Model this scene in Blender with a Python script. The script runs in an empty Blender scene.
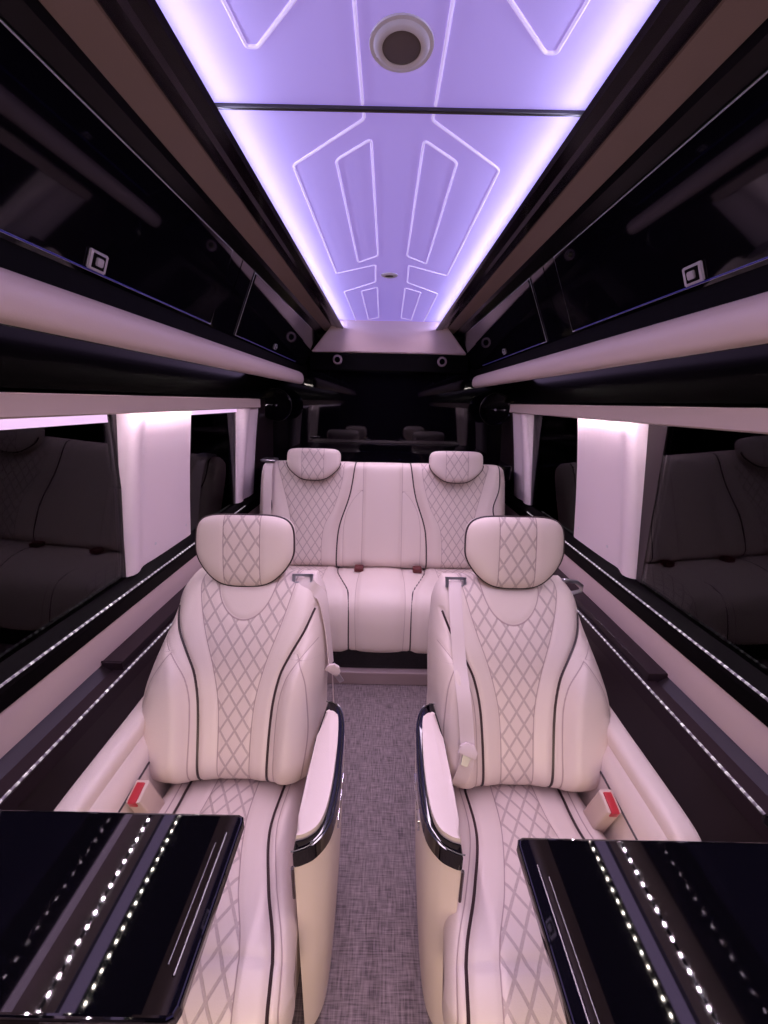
import bpy, bmesh, math
from mathutils import Vector, Matrix
SC = bpy.context.scene
COL = SC.collection
H = 1.36                                   # eye height above the van floor
CAT = {}

# ------------------------------------------------------------------ materials
def lin(c):
    return tuple(((v/255.)/12.92 if v/255. <= .04045 else ((v/255.+.055)/1.055)**2.4) for v in c)

def mat(name, col, rough=.5, metal=0., coat=0., spec=.5, emit=None, estr=0., sheen=0.):
    m = bpy.data.materials.new(name); m.use_nodes = True
    b = m.node_tree.nodes['Principled BSDF']
    b.inputs['Base Color'].default_value = (*col, 1)
    b.inputs['Roughness'].default_value = rough
    b.inputs['Metallic'].default_value = metal
    b.inputs['Coat Weight'].default_value = coat
    b.inputs['Coat Roughness'].default_value = .03
    b.inputs['Specular IOR Level'].default_value = spec
    if emit:
        b.inputs['Emission Color'].default_value = (*emit, 1)
        b.inputs['Emission Strength'].default_value = estr
    return m

def nd(m, t, **kw):
    n = m.node_tree.nodes.new(t)
    for k, v in kw.items(): setattr(n, k, v)
    return n
def lk(m, a, b): m.node_tree.links.new(a, b)
def mth(m, op, a, b=None, c=None):
    n = nd(m, 'ShaderNodeMath', operation=op)
    for i, v in enumerate((a, b, c)):
        if v is None: continue
        if isinstance(v, (int, float)): n.inputs[i].default_value = v
        else: lk(m, v, n.inputs[i])
    return n.outputs[0]
def grain(m, scale, strength, dist=.001):
    """fine leather grain as bump"""
    b = m.node_tree.nodes['Principled BSDF']
    tc = nd(m, 'ShaderNodeTexCoord'); v = nd(m, 'ShaderNodeTexVoronoi'); v.inputs['Scale'].default_value = scale
    lk(m, tc.outputs['Object'], v.inputs['Vector'])
    bp = nd(m, 'ShaderNodeBump'); bp.inputs['Strength'].default_value = strength; bp.inputs['Distance'].default_value = dist
    lk(m, v.outputs['Distance'], bp.inputs['Height']); lk(m, bp.outputs[0], b.inputs['Normal'])
    return bp

CREAM = (.71, .605, .57)
M = {}
M['leather'] = mat('cream leather', CREAM, .42); grain(M['leather'], 420, .12)
M['rail'] = mat('mauve leather', (.56, .45, .44), .4); grain(M['rail'], 300, .1)
M['bulk'] = mat('bulkhead leather', (.86, .68, .70), .45); grain(M['bulk'], 300, .1)
M['tan'] = mat('tan leather', (.23, .165, .145), .5); grain(M['tan'], 300, .1)
M['panel'] = mat('wall leather', (.66, .52, .52), .48); grain(M['panel'], 300, .1)
M['pillar'] = mat('pillar leather', (.86, .74, .79), .4); grain(M['pillar'], 260, .12)
M['pipe'] = mat('dark piping', (.035, .018, .022), .4)
M['seam'] = mat('seam', (.45, .36, .36), .6)
M['fascia'] = mat('fascia black', (.003, .0022, .003), .25, spec=.1)
M['sill'] = mat('sill black', (.002, .0014, .002), .45, spec=.06)
M['gloss'] = mat('piano black', (.0022, .0018, .0035), .045, coat=.35, spec=.32)
M['table'] = mat('table lacquer', (.0022, .002, .0035), .03, coat=.9, spec=.6)
M['trough'] = mat('gloss aubergine', (.009, .005, .009), .16, spec=.5)
M['ledge'] = mat('satin aubergine', (.022, .013, .018), .36, spec=.3)
M['recess'] = mat('recess mat', (.26, .135, .155), .7, spec=.05)
M['lower'] = mat('dark brown panel', (.022, .014, .017), .3)
M['matte'] = mat('matte black', (.0018, .0014, .002), .6, spec=.06)
M['chrome'] = mat('chrome', (.75, .74, .78), .12, 1.)
M['gun'] = mat('gunmetal trim', (.10, .10, .085), .3, 1.)
M['steel'] = mat('brushed steel', (.55, .53, .6), .3, 1.)
M['satin'] = mat('satin chrome', (.62, .60, .66), .38, .55)
M['beltw'] = mat('belt webbing', (.66, .56, .56), .55)
M['plastic'] = mat('beige plastic', (.55, .43, .38), .4)
M['red'] = mat('red button', (.42, .015, .03), .35, emit=(.6, .03, .05), estr=.02)
M['maroon'] = mat('maroon buckle', (.10, .012, .015), .35)
M['blue'] = mat('blue edge reflection', (.01, .01, .05), .3, emit=(.035, .03, .55), estr=.16)  # emission stands in for the blue reflection along the locker door edge
M['plinth'] = mat('plinth mauve', (.33, .25, .27), .45)
M['mesh'] = mat('speaker mesh', (.10, .075, .07), .5)
M['white'] = mat('white plastic', (.72, .70, .74), .4)
M['added_glow'] = mat('mauve diffuser', (.2, .15, .2), .5, emit=(.66, .46, .90), estr=1.0)
M['led'] = mat('led', (1, 1, 1), .3, emit=(1., .80, .96), estr=430.)
M['led_dim'] = mat('dim led', (1, 1, 1), .3, emit=(1., .88, .80), estr=130.)
M['glowstrip'] = mat('mirrored glow', (.05, .05, .05), .6, emit=(.95, .60, 1.), estr=.85)  # glowing band put in for the lit header underside mirrored in the glass
M['cove'] = mat('cove diffuser', (1, 1, 1), .3, emit=(.86, .80, 1.), estr=3.)
M['cove'].cycles.emission_sampling = 'NONE'

# ceiling skin: white vinyl; its emission stands in for part of the violet cove wash
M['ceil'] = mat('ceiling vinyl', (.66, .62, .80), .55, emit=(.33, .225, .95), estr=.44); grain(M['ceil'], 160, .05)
M['ridge'] = mat('ceiling piping', (.86, .83, .95), .4, emit=(.62, .48, 1.), estr=.52)  # emission stands in for cove light caught by the raised lines

# beaded sill light: bead pattern along the strip
def bead():
    m = mat('beaded light trim', (.3, .28, .33), .2)
    b = m.node_tree.nodes['Principled BSDF']
    tc = nd(m, 'ShaderNodeTexCoord'); sp = nd(m, 'ShaderNodeSeparateXYZ'); lk(m, tc.outputs['Object'], sp.inputs[0])
    f = mth(m, 'FRACT', mth(m, 'MULTIPLY', sp.outputs[1], 1/.019))
    on = mth(m, 'LESS_THAN', mth(m, 'ABSOLUTE', mth(m, 'SUBTRACT', f, .5)), .27)
    n = nd(m, 'ShaderNodeTexNoise'); n.inputs['Scale'].default_value = 55; lk(m, tc.outputs['Object'], n.inputs['Vector'])
    st = mth(m, 'MULTIPLY', on, mth(m, 'MULTIPLY', mth(m, 'POWER', n.outputs[0], 3.), 6.))
    b.inputs['Emission Color'].default_value = (1., .9, .95, 1)
    lk(m, mth(m, 'MULTIPLY', st, .5), b.inputs['Emission Strength'])
    m.cycles.emission_sampling = 'NONE'
    return m
M['bead'] = bead()

# quilted leather: "mask" says where the stitched diamonds are, "seam" is the distance to the nearest seam
def quilt(name, dw, dh, lw, col=CREAM):
    m = mat(name, col, .42)
    b = m.node_tree.nodes['Principled BSDF']
    uv = nd(m, 'ShaderNodeUVMap'); uv.uv_map = 'UVMap'
    sp = nd(m, 'ShaderNodeSeparateXYZ'); lk(m, uv.outputs[0], sp.inputs[0])
    a = mth(m, 'DIVIDE', sp.outputs[0], dw); c = mth(m, 'DIVIDE', sp.outputs[1], dh)
    ds = []
    for op in ('ADD', 'SUBTRACT'):
        f = mth(m, 'FRACT', mth(m, op, a, c))
        ds.append(mth(m, 'ABSOLUTE', mth(m, 'SUBTRACT', f, .5)))
    d = mth(m, 'SUBTRACT', .5, mth(m, 'MAXIMUM', ds[0], ds[1]))       # 0 on a line
    mr = nd(m, 'ShaderNodeMapRange'); mr.interpolation_type = 'SMOOTHSTEP'
    lk(m, d, mr.inputs[0]); mr.inputs[1].default_value = lw; mr.inputs[2].default_value = lw*1.7
    mr.inputs[3].default_value = 1.; mr.inputs[4].default_value = 0.
    at = nd(m, 'ShaderNodeAttribute'); at.attribute_name = 'mask'
    ins = mth(m, 'GREATER_THAN', at.outputs['Fac'], .0)
    line = mth(m, 'MULTIPLY', mr.outputs[0], ins)
    sm = nd(m, 'ShaderNodeAttribute'); sm.attribute_name = 'seam'
    mr2 = nd(m, 'ShaderNodeMapRange'); lk(m, mth(m, 'MINIMUM', mth(m, 'ABSOLUTE', sm.outputs['Fac']), mth(m, 'ABSOLUTE', at.outputs['Fac'])), mr2.inputs[0])
    mr2.inputs[1].default_value = .0005; mr2.inputs[2].default_value = .0018; mr2.inputs[3].default_value = 1.; mr2.inputs[4].default_value = 0.
    tc = nd(m, 'ShaderNodeTexCoord'); vo = nd(m, 'ShaderNodeTexVoronoi'); vo.inputs['Scale'].default_value = 420
    lk(m, tc.outputs['Object'], vo.inputs['Vector'])
    no = nd(m, 'ShaderNodeTexNoise'); no.inputs['Scale'].default_value = 260; lk(m, uv.outputs[0], no.inputs['Vector'])
    mx = nd(m, 'ShaderNodeMix'); mx.data_type = 'RGBA'
    mx.inputs[6].default_value = (*col, 1); mx.inputs[7].default_value = (col[0]*.60, col[1]*.56, col[2]*.58, 1)
    lk(m, mth(m, 'MULTIPLY', line, mth(m, 'ADD', .45, mth(m, 'MULTIPLY', no.outputs[0], .6))), mx.inputs[0])
    mx2 = nd(m, 'ShaderNodeMix'); mx2.data_type = 'RGBA'
    lk(m, mx.outputs[2], mx2.inputs[6]); mx2.inputs[7].default_value = (.33, .22, .23, 1)
    lk(m, mth(m, 'MULTIPLY', mr2.outputs[0], .75), mx2.inputs[0])
    lk(m, mx2.outputs[2], b.inputs['Base Color'])
    hgt = mth(m, 'SUBTRACT', mth(m, 'MULTIPLY', vo.outputs['Distance'], .12), mth(m, 'ADD', line, mr2.outputs[0]))
    bp = nd(m, 'ShaderNodeBump'); bp.inputs['Strength'].default_value = .45; bp.inputs['Distance'].default_value = .0022
    lk(m, hgt, bp.inputs['Height']); lk(m, bp.outputs[0], b.inputs['Normal'])
    return m
M['quilt'] = quilt('quilted leather', .0375, .058, .062)
M['quilt_bench'] = quilt('quilted bench leather', .0475, .074, .05)

def carpet():
    m = mat('woven vinyl floor', (.2, .15, .17), .6)
    b = m.node_tree.nodes['Principled BSDF']
    tc = nd(m, 'ShaderNodeTexCoord')
    outs = []
    for sc in ((22, 330, 1), (210, 26, 1)):
        mp = nd(m, 'ShaderNodeMapping'); mp.inputs['Scale'].default_value = sc; lk(m, tc.outputs['Object'], mp.inputs['Vector'])
        n = nd(m, 'ShaderNodeTexNoise'); n.inputs['Scale'].default_value = 1.; n.inputs['Detail'].default_value = 2.
        lk(m, mp.outputs[0], n.inputs['Vector']); outs.append(n.outputs[0])
    s = mth(m, 'ADD', mth(m, 'MULTIPLY', outs[0], .5), mth(m, 'MULTIPLY', outs[1], .5))
    cr = nd(m, 'ShaderNodeValToRGB'); lk(m, s, cr.inputs[0])
    cr.color_ramp.elements[0].position = .36; cr.color_ramp.elements[0].color = (.082, .062, .070, 1)
    cr.color_ramp.elements[1].position = .64; cr.color_ramp.elements[1].color = (.30, .24, .255, 1)
    lk(m, cr.outputs[0], b.inputs['Base Color'])
    bp = nd(m, 'ShaderNodeBump'); bp.inputs['Strength'].default_value = .4; bp.inputs['Distance'].default_value = .002
    lk(m, s, bp.inputs['Height']); lk(m, bp.outputs[0], b.inputs['Normal'])
    return m
M['floor'] = carpet()

def glass():
    m = bpy.data.materials.new('privacy glass'); m.use_nodes = True
    nt = m.node_tree; nt.nodes.remove(nt.nodes['Principled BSDF'])
    out = nt.nodes['Material Output']
    tr = nd(m, 'ShaderNodeBsdfTransparent'); tr.inputs[0].default_value = (.35, .36, .35, 1)
    gl = nd(m, 'ShaderNodeBsdfGlossy'); gl.inputs['Roughness'].default_value = .012; gl.inputs[0].default_value = (.62, .62, .65, 1)
    fr = nd(m, 'ShaderNodeFresnel'); fr.inputs[0].default_value = 1.45
    mx = nd(m, 'ShaderNodeMixShader'); lk(m, fr.outputs[0], mx.inputs[0]); lk(m, tr.outputs[0], mx.inputs[1]); lk(m, gl.outputs[0], mx.inputs[2])
    lk(m, mx.outputs[0], out.inputs[0])
    return m
M['glass'] = glass()

# ------------------------------------------------------------------ object helpers
def finish(bm, name, m, parent=None, smooth=True, angle=40, recalc=True):
    if recalc: bmesh.ops.recalc_face_normals(bm, faces=bm.faces)
    me = bpy.data.meshes.new(name); bm.to_mesh(me); bm.free()
    o = bpy.data.objects.new(name, me); COL.objects.link(o)
    for mm in (m if isinstance(m, (list, tuple)) else [m]): me.materials.append(mm)
    if smooth:
        me.polygons.foreach_set('use_smooth', [True]*len(me.polygons))
        me.set_sharp_from_angle(angle=math.radians(angle))
    if parent: o.parent = parent
    return o
def tag(o, label, cat, group=None):
    o['label'] = label; o['category'] = cat
    if group: o['group'] = group
    return o
def structure(o): o['kind'] = 'structure'; return o
def thing(name, label, cat, loc=(0, 0, 0), group=None):
    o = bpy.data.objects.new(name, None); COL.objects.link(o); o.location = loc; o.empty_display_size = .05
    return tag(o, label, cat, group)

def box(bm, x0, x1, y0, y1, z0, z1, bev=0., seg=2):
    r = bmesh.ops.create_cube(bm, size=1.)
    for v in r['verts']:
        v.co = Vector(((x0+x1)/2+v.co.x*(x1-x0), (y0+y1)/2+v.co.y*(y1-y0), (z0+z1)/2+v.co.z*(z1-z0)))
    if bev:
        es = list({e for v in r['verts'] for e in v.link_edges})
        bmesh.ops.bevel(bm, geom=es, offset=bev, segments=seg, affect='EDGES', profile=.5)
def extrude(bm, pts, axis, a, b, bev=0., seg=2):
    """closed polygon pts extruded along axis ('x' pts=(y,z); 'y' pts=(x,z); 'z' pts=(x,y)) from a to b"""
    def P(p, w):
        return Vector((w, p[0], p[1])) if axis == 'x' else Vector((p[0], w, p[1])) if axis == 'y' else Vector((p[0], p[1], w))
    A = [bm.verts.new(P(p, a)) for p in pts]; B = [bm.verts.new(P(p, b)) for p in pts]
    n = len(pts); fs = [bm.faces.new(A), bm.faces.new(B[::-1])]
    for i in range(n): fs.append(bm.faces.new((A[i], B[i], B[(i+1) % n], A[(i+1) % n])))
    if bev:
        es = list(set(fs[0].edges) | set(fs[1].edges))
        bmesh.ops.bevel(bm, geom=es, offset=bev, segments=seg, affect='EDGES', profile=.5)
def tube(bm, pts, r, n=8, closed=False, ry=None):
    pts = [Vector(p) for p in pts]; N = len(pts); rings = []
    up = None
    for i, p in enumerate(pts):
        t = (pts[(i+1) % N]-pts[i-1]) if (closed or 0 < i < N-1) else (pts[1]-pts[0] if i == 0 else pts[-1]-pts[-2])
        t.normalize()
        if up is None:
            up = Vector((0, 0, 1)) if abs(t.z) < .9 else Vector((0, 1, 0))
        u = (up-t*up.dot(t)).normalized(); up = u; w = t.cross(u)
        rings.append([bm.verts.new(p+(u*math.cos(2*math.pi*k/n)*r+w*math.sin(2*math.pi*k/n)*(ry or r))) for k in range(n)])
    for i in range(N if closed else N-1):
        A, B = rings[i], rings[(i+1) % N]
        for k in range(n): bm.faces.new((A[k], A[(k+1) % n], B[(k+1) % n], B[k]))
    if not closed:
        bm.faces.new(rings[0][::-1]); bm.faces.new(rings[-1])
def ribbon(bm, pts, wdir, w, th):
    """flat webbing strap along pts; wdir gives the width direction (one vector, or one per point)"""
    pts = [Vector(p) for p in pts]; N = len(pts); R = []
    for i, p in enumerate(pts):
        t = (pts[min(i+1, N-1)]-pts[max(i-1, 0)]).normalized()
        wd = Vector(wdir[i] if isinstance(wdir, list) else wdir); wd = (wd-t*wd.dot(t)).normalized()
        nn = t.cross(wd)
        R.append([bm.verts.new(p+wd*a*w/2+nn*b*th/2) for a, b in ((-1, -1), (1, -1), (1, 1), (-1, 1))])
    for A, B in zip(R, R[1:]):
        for k in range(4): bm.faces.new((A[k], A[(k+1) % 4], B[(k+1) % 4], B[k]))
    bm.faces.new(R[0][::-1]); bm.faces.new(R[-1])
def lathe(bm, prof, c, axis=(0, 0, 1), n=40):
    """prof = (r, h) list revolved round axis through c"""
    q = Vector((0, 0, 1)).rotation_difference(Vector(axis)); c = Vector(c); rings = []
    for r, h in prof:
        if r < 1e-6: rings.append([bm.verts.new(c+q@Vector((0, 0, h)))])
        else: rings.append([bm.verts.new(c+q@Vector((r*math.cos(2*math.pi*k/n), r*math.sin(2*math.pi*k/n), h))) for k in range(n)])
    for A, B in zip(rings, rings[1:]):
        if len(A) == 1 and len(B) == 1: continue
        for k in range(n):
            if len(A) == 1: bm.faces.new((A[0], B[k], B[(k+1) % n]))
            elif len(B) == 1: bm.faces.new((A[k], B[0], A[(k+1) % n]))
            else: bm.faces.new((A[k], B[k], B[(k+1) % n], A[(k+1) % n]))
    for R_ in (rings[0], rings[-1]):
        if len(R_) > 2: bm.faces.new(R_)
def lerp(tab, t):
    if t <= tab[0][0]: return tab[0][1]
    for (a, va), (b, vb) in zip(tab, tab[1:]):
        if t <= b:
            k = (t-a)/(b-a); return va+(vb-va)*k
    return tab[-1][1]
def smooth_tab(tab, n=60):
    """densify with Catmull-Rom so seams run in curves"""
    P = tab; out = []
    for i in range(len(P)-1):
        p0 = P[max(i-1, 0)]; p1 = P[i]; p2 = P[i+1]; p3 = P[min(i+2, len(P)-1)]
        m1 = (p2[1]-p0[1])/max(p2[0]-p0[0], 1e-6); m2 = (p3[1]-p1[1])/max(p3[0]-p1[0], 1e-6); h = p2[0]-p1[0]
        for k in range(10):
            u = k/10
            out.append((p1[0]+u*h, (2*u**3-3*u*u+1)*p1[1]+(u**3-2*u*u+u)*h*m1+(-2*u**3+3*u*u)*p2[1]+(u**3-u*u)*h*m2))
    out.append(P[-1]); return out
def sstep(a, b, x):
    k = min(1, max(0, (x-a)/(b-a))); return k*k*(3-2*k)
def gauss(x, s): return math.exp(-(x/s)**2)

def skin(name, fn, ns, nt, m, parent, mirror=1):
    """closed upholstered panel: fn(s,t) -> point, u, v, mask, seam"""
    bm = bmesh.new(); uvl = bm.loops.layers.uv.new('UVMap')
    la = bm.verts.layers.float.new('mask'); lb = bm.verts.layers.float.new('seam')
    G = []; UV = {}
    for j in range(nt+1):
        row = []
        for i in range(ns+1):
            s = math.sin(math.pi/2*(2*i/ns-1)); s = .5*s+.5*(2*i/ns-1) if abs(s) < .0 else s
            t = .5*(1-math.cos(math.pi*j/nt)); t = .35*t+.65*j/nt
            p, u, v, mk, sm = fn(s, t)
            vv = bm.verts.new((p[0]*mirror, p[1], p[2])); vv[la] = mk; vv[lb] = sm; UV[vv] = (u, v); row.append(vv)
        G.append(row)
    for j in range(nt):
        for i in range(ns):
            f = bm.faces.new((G[j][i], G[j][i+1], G[j+1][i+1], G[j+1][i]))
            for l in f.loops: l[uvl].uv = UV[l.vert]
    loop = G[0][:]+[G[j][-1] for j in range(1, nt+1)]+G[-1][-2::-1]+[G[j][0] for j in range(nt-1, 0, -1)]
    f = bm.faces.new(loop[::-1])
    return finish(bm, name, m, parent, angle=75)

# ------------------------------------------------------------------ the shell
Y0, Y1 = -1.3, 2.92
def prism(name, pts, m, y0=Y0, y1=Y1, bev=0., mirror=1, parent=None, seg=2):
    bm = bmesh.new(); extrude(bm, [(x*mirror, z) for x, z in pts], 'y', y0, y1, bev, seg); return finish(bm, name, m, parent, smooth=False)
def pbox(name, m, x0, x1, y0, y1, z0, z1, bev=0., parent=None, seg=2):
    bm = bmesh.new(); box(bm, x0, x1, y0, y1, z0, z1, bev, seg); return finish(bm, name, m, parent, smooth=False)

structure(pbox('floor', M['floor'], -.98, .98, Y0, Y1+.1, -.06, 0.))
structure(pbox('wall_front', M['matte'], -.98, .98, Y0-.06, Y0, 0., 1.95))
structure(pbox('wall_rear', M['gloss'], -.98, .98, Y1, Y1+.05, 0., 1.95))
structure(pbox('ceiling', M['ceil'], -.40, .40, .8865, 2.90, 1.884, 1.91, .002))
structure(pbox('ceiling', M['ceil'], -.40, .40, Y0, .8835, 1.884, 1.91, .002))
structure(pbox('trim_1', M['gun'], -.345, .345, .8815, .8885, 1.877, 1.89, .002))

ti = [1]
def trim(pts, m, s, y0=Y0, y1=Y1, bev=0.):
    ti[0] += 1; return structure(prism('trim_%d' % ti[0], pts, m, y0, y1, bev, s))
for s, side in ((-1, 'left'), (1, 'right')):
    # outer skin: below the sill, above the header, the body pillars between the panes
    bm = bmesh.new()
    extrude(bm, [(s*x, z) for x, z in ((.765, 0), (.98, 0), (.98, .70), (.775, .545))], 'y', Y0, Y1)
    extrude(bm, [(s*x, z) for x, z in ((.88, 1.40), (.95, 1.40), (.95, 1.60), (.70, 1.95), (.62, 1.90), (.62, 1.53), (.88, 1.53))], 'y', Y0, Y1)
    for a, b in ((1.19, 1.60), (2.30, Y1)):
        extrude(bm, [(s*x, z) for x, z in ((.885, .70), (.95, .70), (.95, 1.42), (.845, 1.42))], 'y', a, b)
    structure(finish(bm, 'wall_'+side, M['lower']))
    # ceiling trough (dark gloss) with the cove lip, then the tan strip
    trim([(.312, 1.838), (.318, 1.830), (.398, 1.848), (.42, 1.862), (.43, 1.93), (.41, 1.93), (.37, 1.876), (.36, 1.836)], M['trough'], s, bev=0)
    trim([(.392, 1.851), (.396, 1.844), (.452, 1.829), (.462, 1.834), (.445, 1.88)], M['tan'], s)
    trim([(.452, 1.832), (.462, 1.818), (.492, 1.80), (.54, 1.90), (.45, 1.90)], M['fascia'], s)
    # black fascia between the rail and the window header
    trim([(.585, 1.509), (.585, 1.520), (.875, 1.520), (.875, 1.36), (.80, 1.373), (.815, 1.43), (.835, 1.509)], M['fascia'], s)
    trim([(.588, 1.525), (.588, 1.60), (.618, 1.60), (.618, 1.525)], M['matte'], s)
    # header: leather-wrapped, lit underneath
    trim([(.7645, 1.316), (.766, 1.362), (.79, 1.364), (.87, 1.364), (.885, 1.322), (.776, 1.322), (.772, 1.312)], M['rail'], s, y1=2.36 if s < 0 else 2.48)
    # window sill, black edge, leather belt panel, ledge
    trim([(.83, .752), (.826, .742), (.826, .702), (.835, .697), (.92, .697), (.92, .779), (.872, .776)], M['sill'], s)
    trim([(.832, .698), (.846, .50), (.90, .50), (.90, .698)], M['panel'], s)
    trim([(.770, .578), (.765, .572), (.765, .545), (.845, .51), (.90, .51), (.90, .5451), (.836, .5451), (.834, .578)][0:3]
         + [(.765, .53), (.85, .53), (.85, .545), (.812, .545), (.809, .578)], M['ledge'], s)
    ti[0] += 1
    bm = bmesh.new(); box(bm, s*.812, s*.842, Y0, .95, .543, .552); structure(finish(bm, 'trim_%d' % ti[0], M['recess']))
    ti[0] += 1
    bm = bmesh.new(); box(bm, s*.782, s*.8445, .952, 2.2, .545, .604, .004); structure(finish(bm, 'trim_%d' % ti[0], M['ledge']))
    # windows
    wn = 1 if s < 0 else 3
    for k, (a, b) in enumerate(((Y0, 1.19), (1.60, 2.30))):
        bm = bmesh.new(); extrude(bm, [(s*.873, .772), (s*.881, .772), (s*.850, 1.40), (s*.842, 1.40)], 'y', a, b)
        structure(finish(bm, 'window_%d' % (wn+k), M['glass']))

# ------------------------------------------------------------------ roof lights and ceiling piping
def ceil_line(name, pts, label, closed=True):
    bm = bmesh.new(); P = []
    for i, p in enumerate(pts):                                     # rounded corners
        if not closed and i in (0, len(pts)-1): P.append(Vector((*p, 1.884))); continue
        a, b, c = Vector((*pts[i-1], 1.884)), Vector((*p, 1.884)), Vector((*pts[(i+1) % len(pts)], 1.884))
        r = min(.014, (a-b).length*.3, (c-b).length*.3)
        q0 = b+(a-b).normalized()*r; q1 = b+(c-b).normalized()*r
        for k in range(5):
            u = k/4; P.append(q0*(1-u)**2+b*2*u*(1-u)+q1*u*u)
    tube(bm, P, .0030, 8, closed); o = finish(bm, name, M['ridge'])
    return tag(o, label, 'ceiling piping', 'ceiling piping outlines')
for s, side in ((-1, 'left'), (1, 'right')):
    f = lambda L: [(s*x, y) for x, y in L]
    ceil_line('ceiling_piping', f([(.066, .893), (.066, .914), (.240, 1.07), (.236, 1.842), (.066, 1.725), (.072, 1.95), (.233, 2.122), (.228, 2.86)]),
              f'long raised piping outline with arrow corners on rear ceiling panel, {side} side', False)
    ceil_line('ceiling_piping', f([(.137, 1.046), (.055, .972), (.054, 1.627), (.134, 1.702)]), f'large slanted four-sided piping outline on {side} half of rear ceiling panel')
    ceil_line('ceiling_piping', f([(.147, 2.107), (.066, 2.032), (.072, 2.705), (.142, 2.774)]), f'farthest slanted four-sided piping outline above rear bench, {side} half')
    ceil_line('ceiling_piping', f([(.067, -.3), (.067, .876)]), f'straight raised piping line running beside the round ceiling speaker, on its {side}', False)
    ceil_line('ceiling_piping', f([(.262, -.3), (.248, .68), (.240, .763), (.222, .763), (.135, .676), (.06, .60), (.06, -.3)]), f'rounded V-shaped piping outline on front ceiling panel, {side} side')

t = thing('ceiling_speaker', 'round white ceiling speaker with brown mesh centre near the top of the photo', 'speaker', (0, .755, 1.884))
bm = bmesh.new(); lathe(bm, [(.0295, 0), (.0295, -.005), (.034, -.0065), (.040, -.005), (.043, -.002), (.049, -.002), (.050, 0)], (0, 0, 0)); finish(bm, 'bezel', M['white'], t)
bm = bmesh.new(); lathe(bm, [(0, -.006), (.022, -.007), (.0305, -.004), (.0305, 0), (0, 0)], (0, 0, 0)); finish(bm, 'mesh_grille', M['mesh'], t)
t = thing('ceiling_vent', 'small round white vent with dark centre on rear ceiling panel', 'vent', (-.010, 1.85, 1.884))
bm = bmesh.new(); lathe(bm, [(.019, 0), (.019, -.006), (.027, -.007), (.036, -.003), (.037, 0)], (0, 0, 0)); finish(bm, 'bezel', M['white'], t)
bm = bmesh.new(); lathe(bm, [(0, -.003), (.0195, -.003), (.0195, 0), (0, 0)], (0, 0, 0)); finish(bm, 'mesh_grille', M['mesh'], t)

for s, side in ((-1, 'left'), (1, 'right')):
    bm = bmesh.new(); box(bm, s*.3445, s*.3485, Y0+.02, 2.88, 1.8385, 1.846)
    tag(finish(bm, 'cove_light', M['cove']), f'thin glowing white light line along the {side} edge of the ceiling', 'light')

# ------------------------------------------------------------------ overhead lockers
AX, AZ, BX, BZ = .490, H+.4375, .585, H+.221                        # face of the lockers, top and bottom
def face(s, k, y, out=0.):
    nx, nz = (BZ-AZ), -(BX-AX); L = math.hypot(nx, nz); nx, nz = nx/L, nz/L
    return Vector((s*(AX+(BX-AX)*k+nx*out), y, AZ+(BZ-AZ)*k+nz*out))
def slab(bm, s, k0, k1, y0, y1, o0, o1, bev=.003):
    C8 = [face(s, k, y, o) for o in (o0, o1) for k, y in ((k0, y0), (k0, y1), (k1, y1), (k1, y0))]
    V = [bm.verts.new(c) for c in C8]
    fs = [bm.faces.new([V[i] for i in q]) for q in ((0, 1, 2, 3), (7, 6, 5, 4), (0, 4, 5, 1), (1, 5, 6, 2), (2, 6, 7, 3), (3, 7, 4, 0))]
    bmesh.ops.bevel(bm, geom=list({e for f in fs for e in f.edges}), offset=bev, segments=2, affect='EDGES')
def frame4(bm, s, k0, k1, y0, y1, r, o):
    tube(bm, [face(s, k0, y0, o), face(s, k0, y1, o), face(s, k1, y1, o), face(s, k1, y0, o)], r, 6, True)
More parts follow.
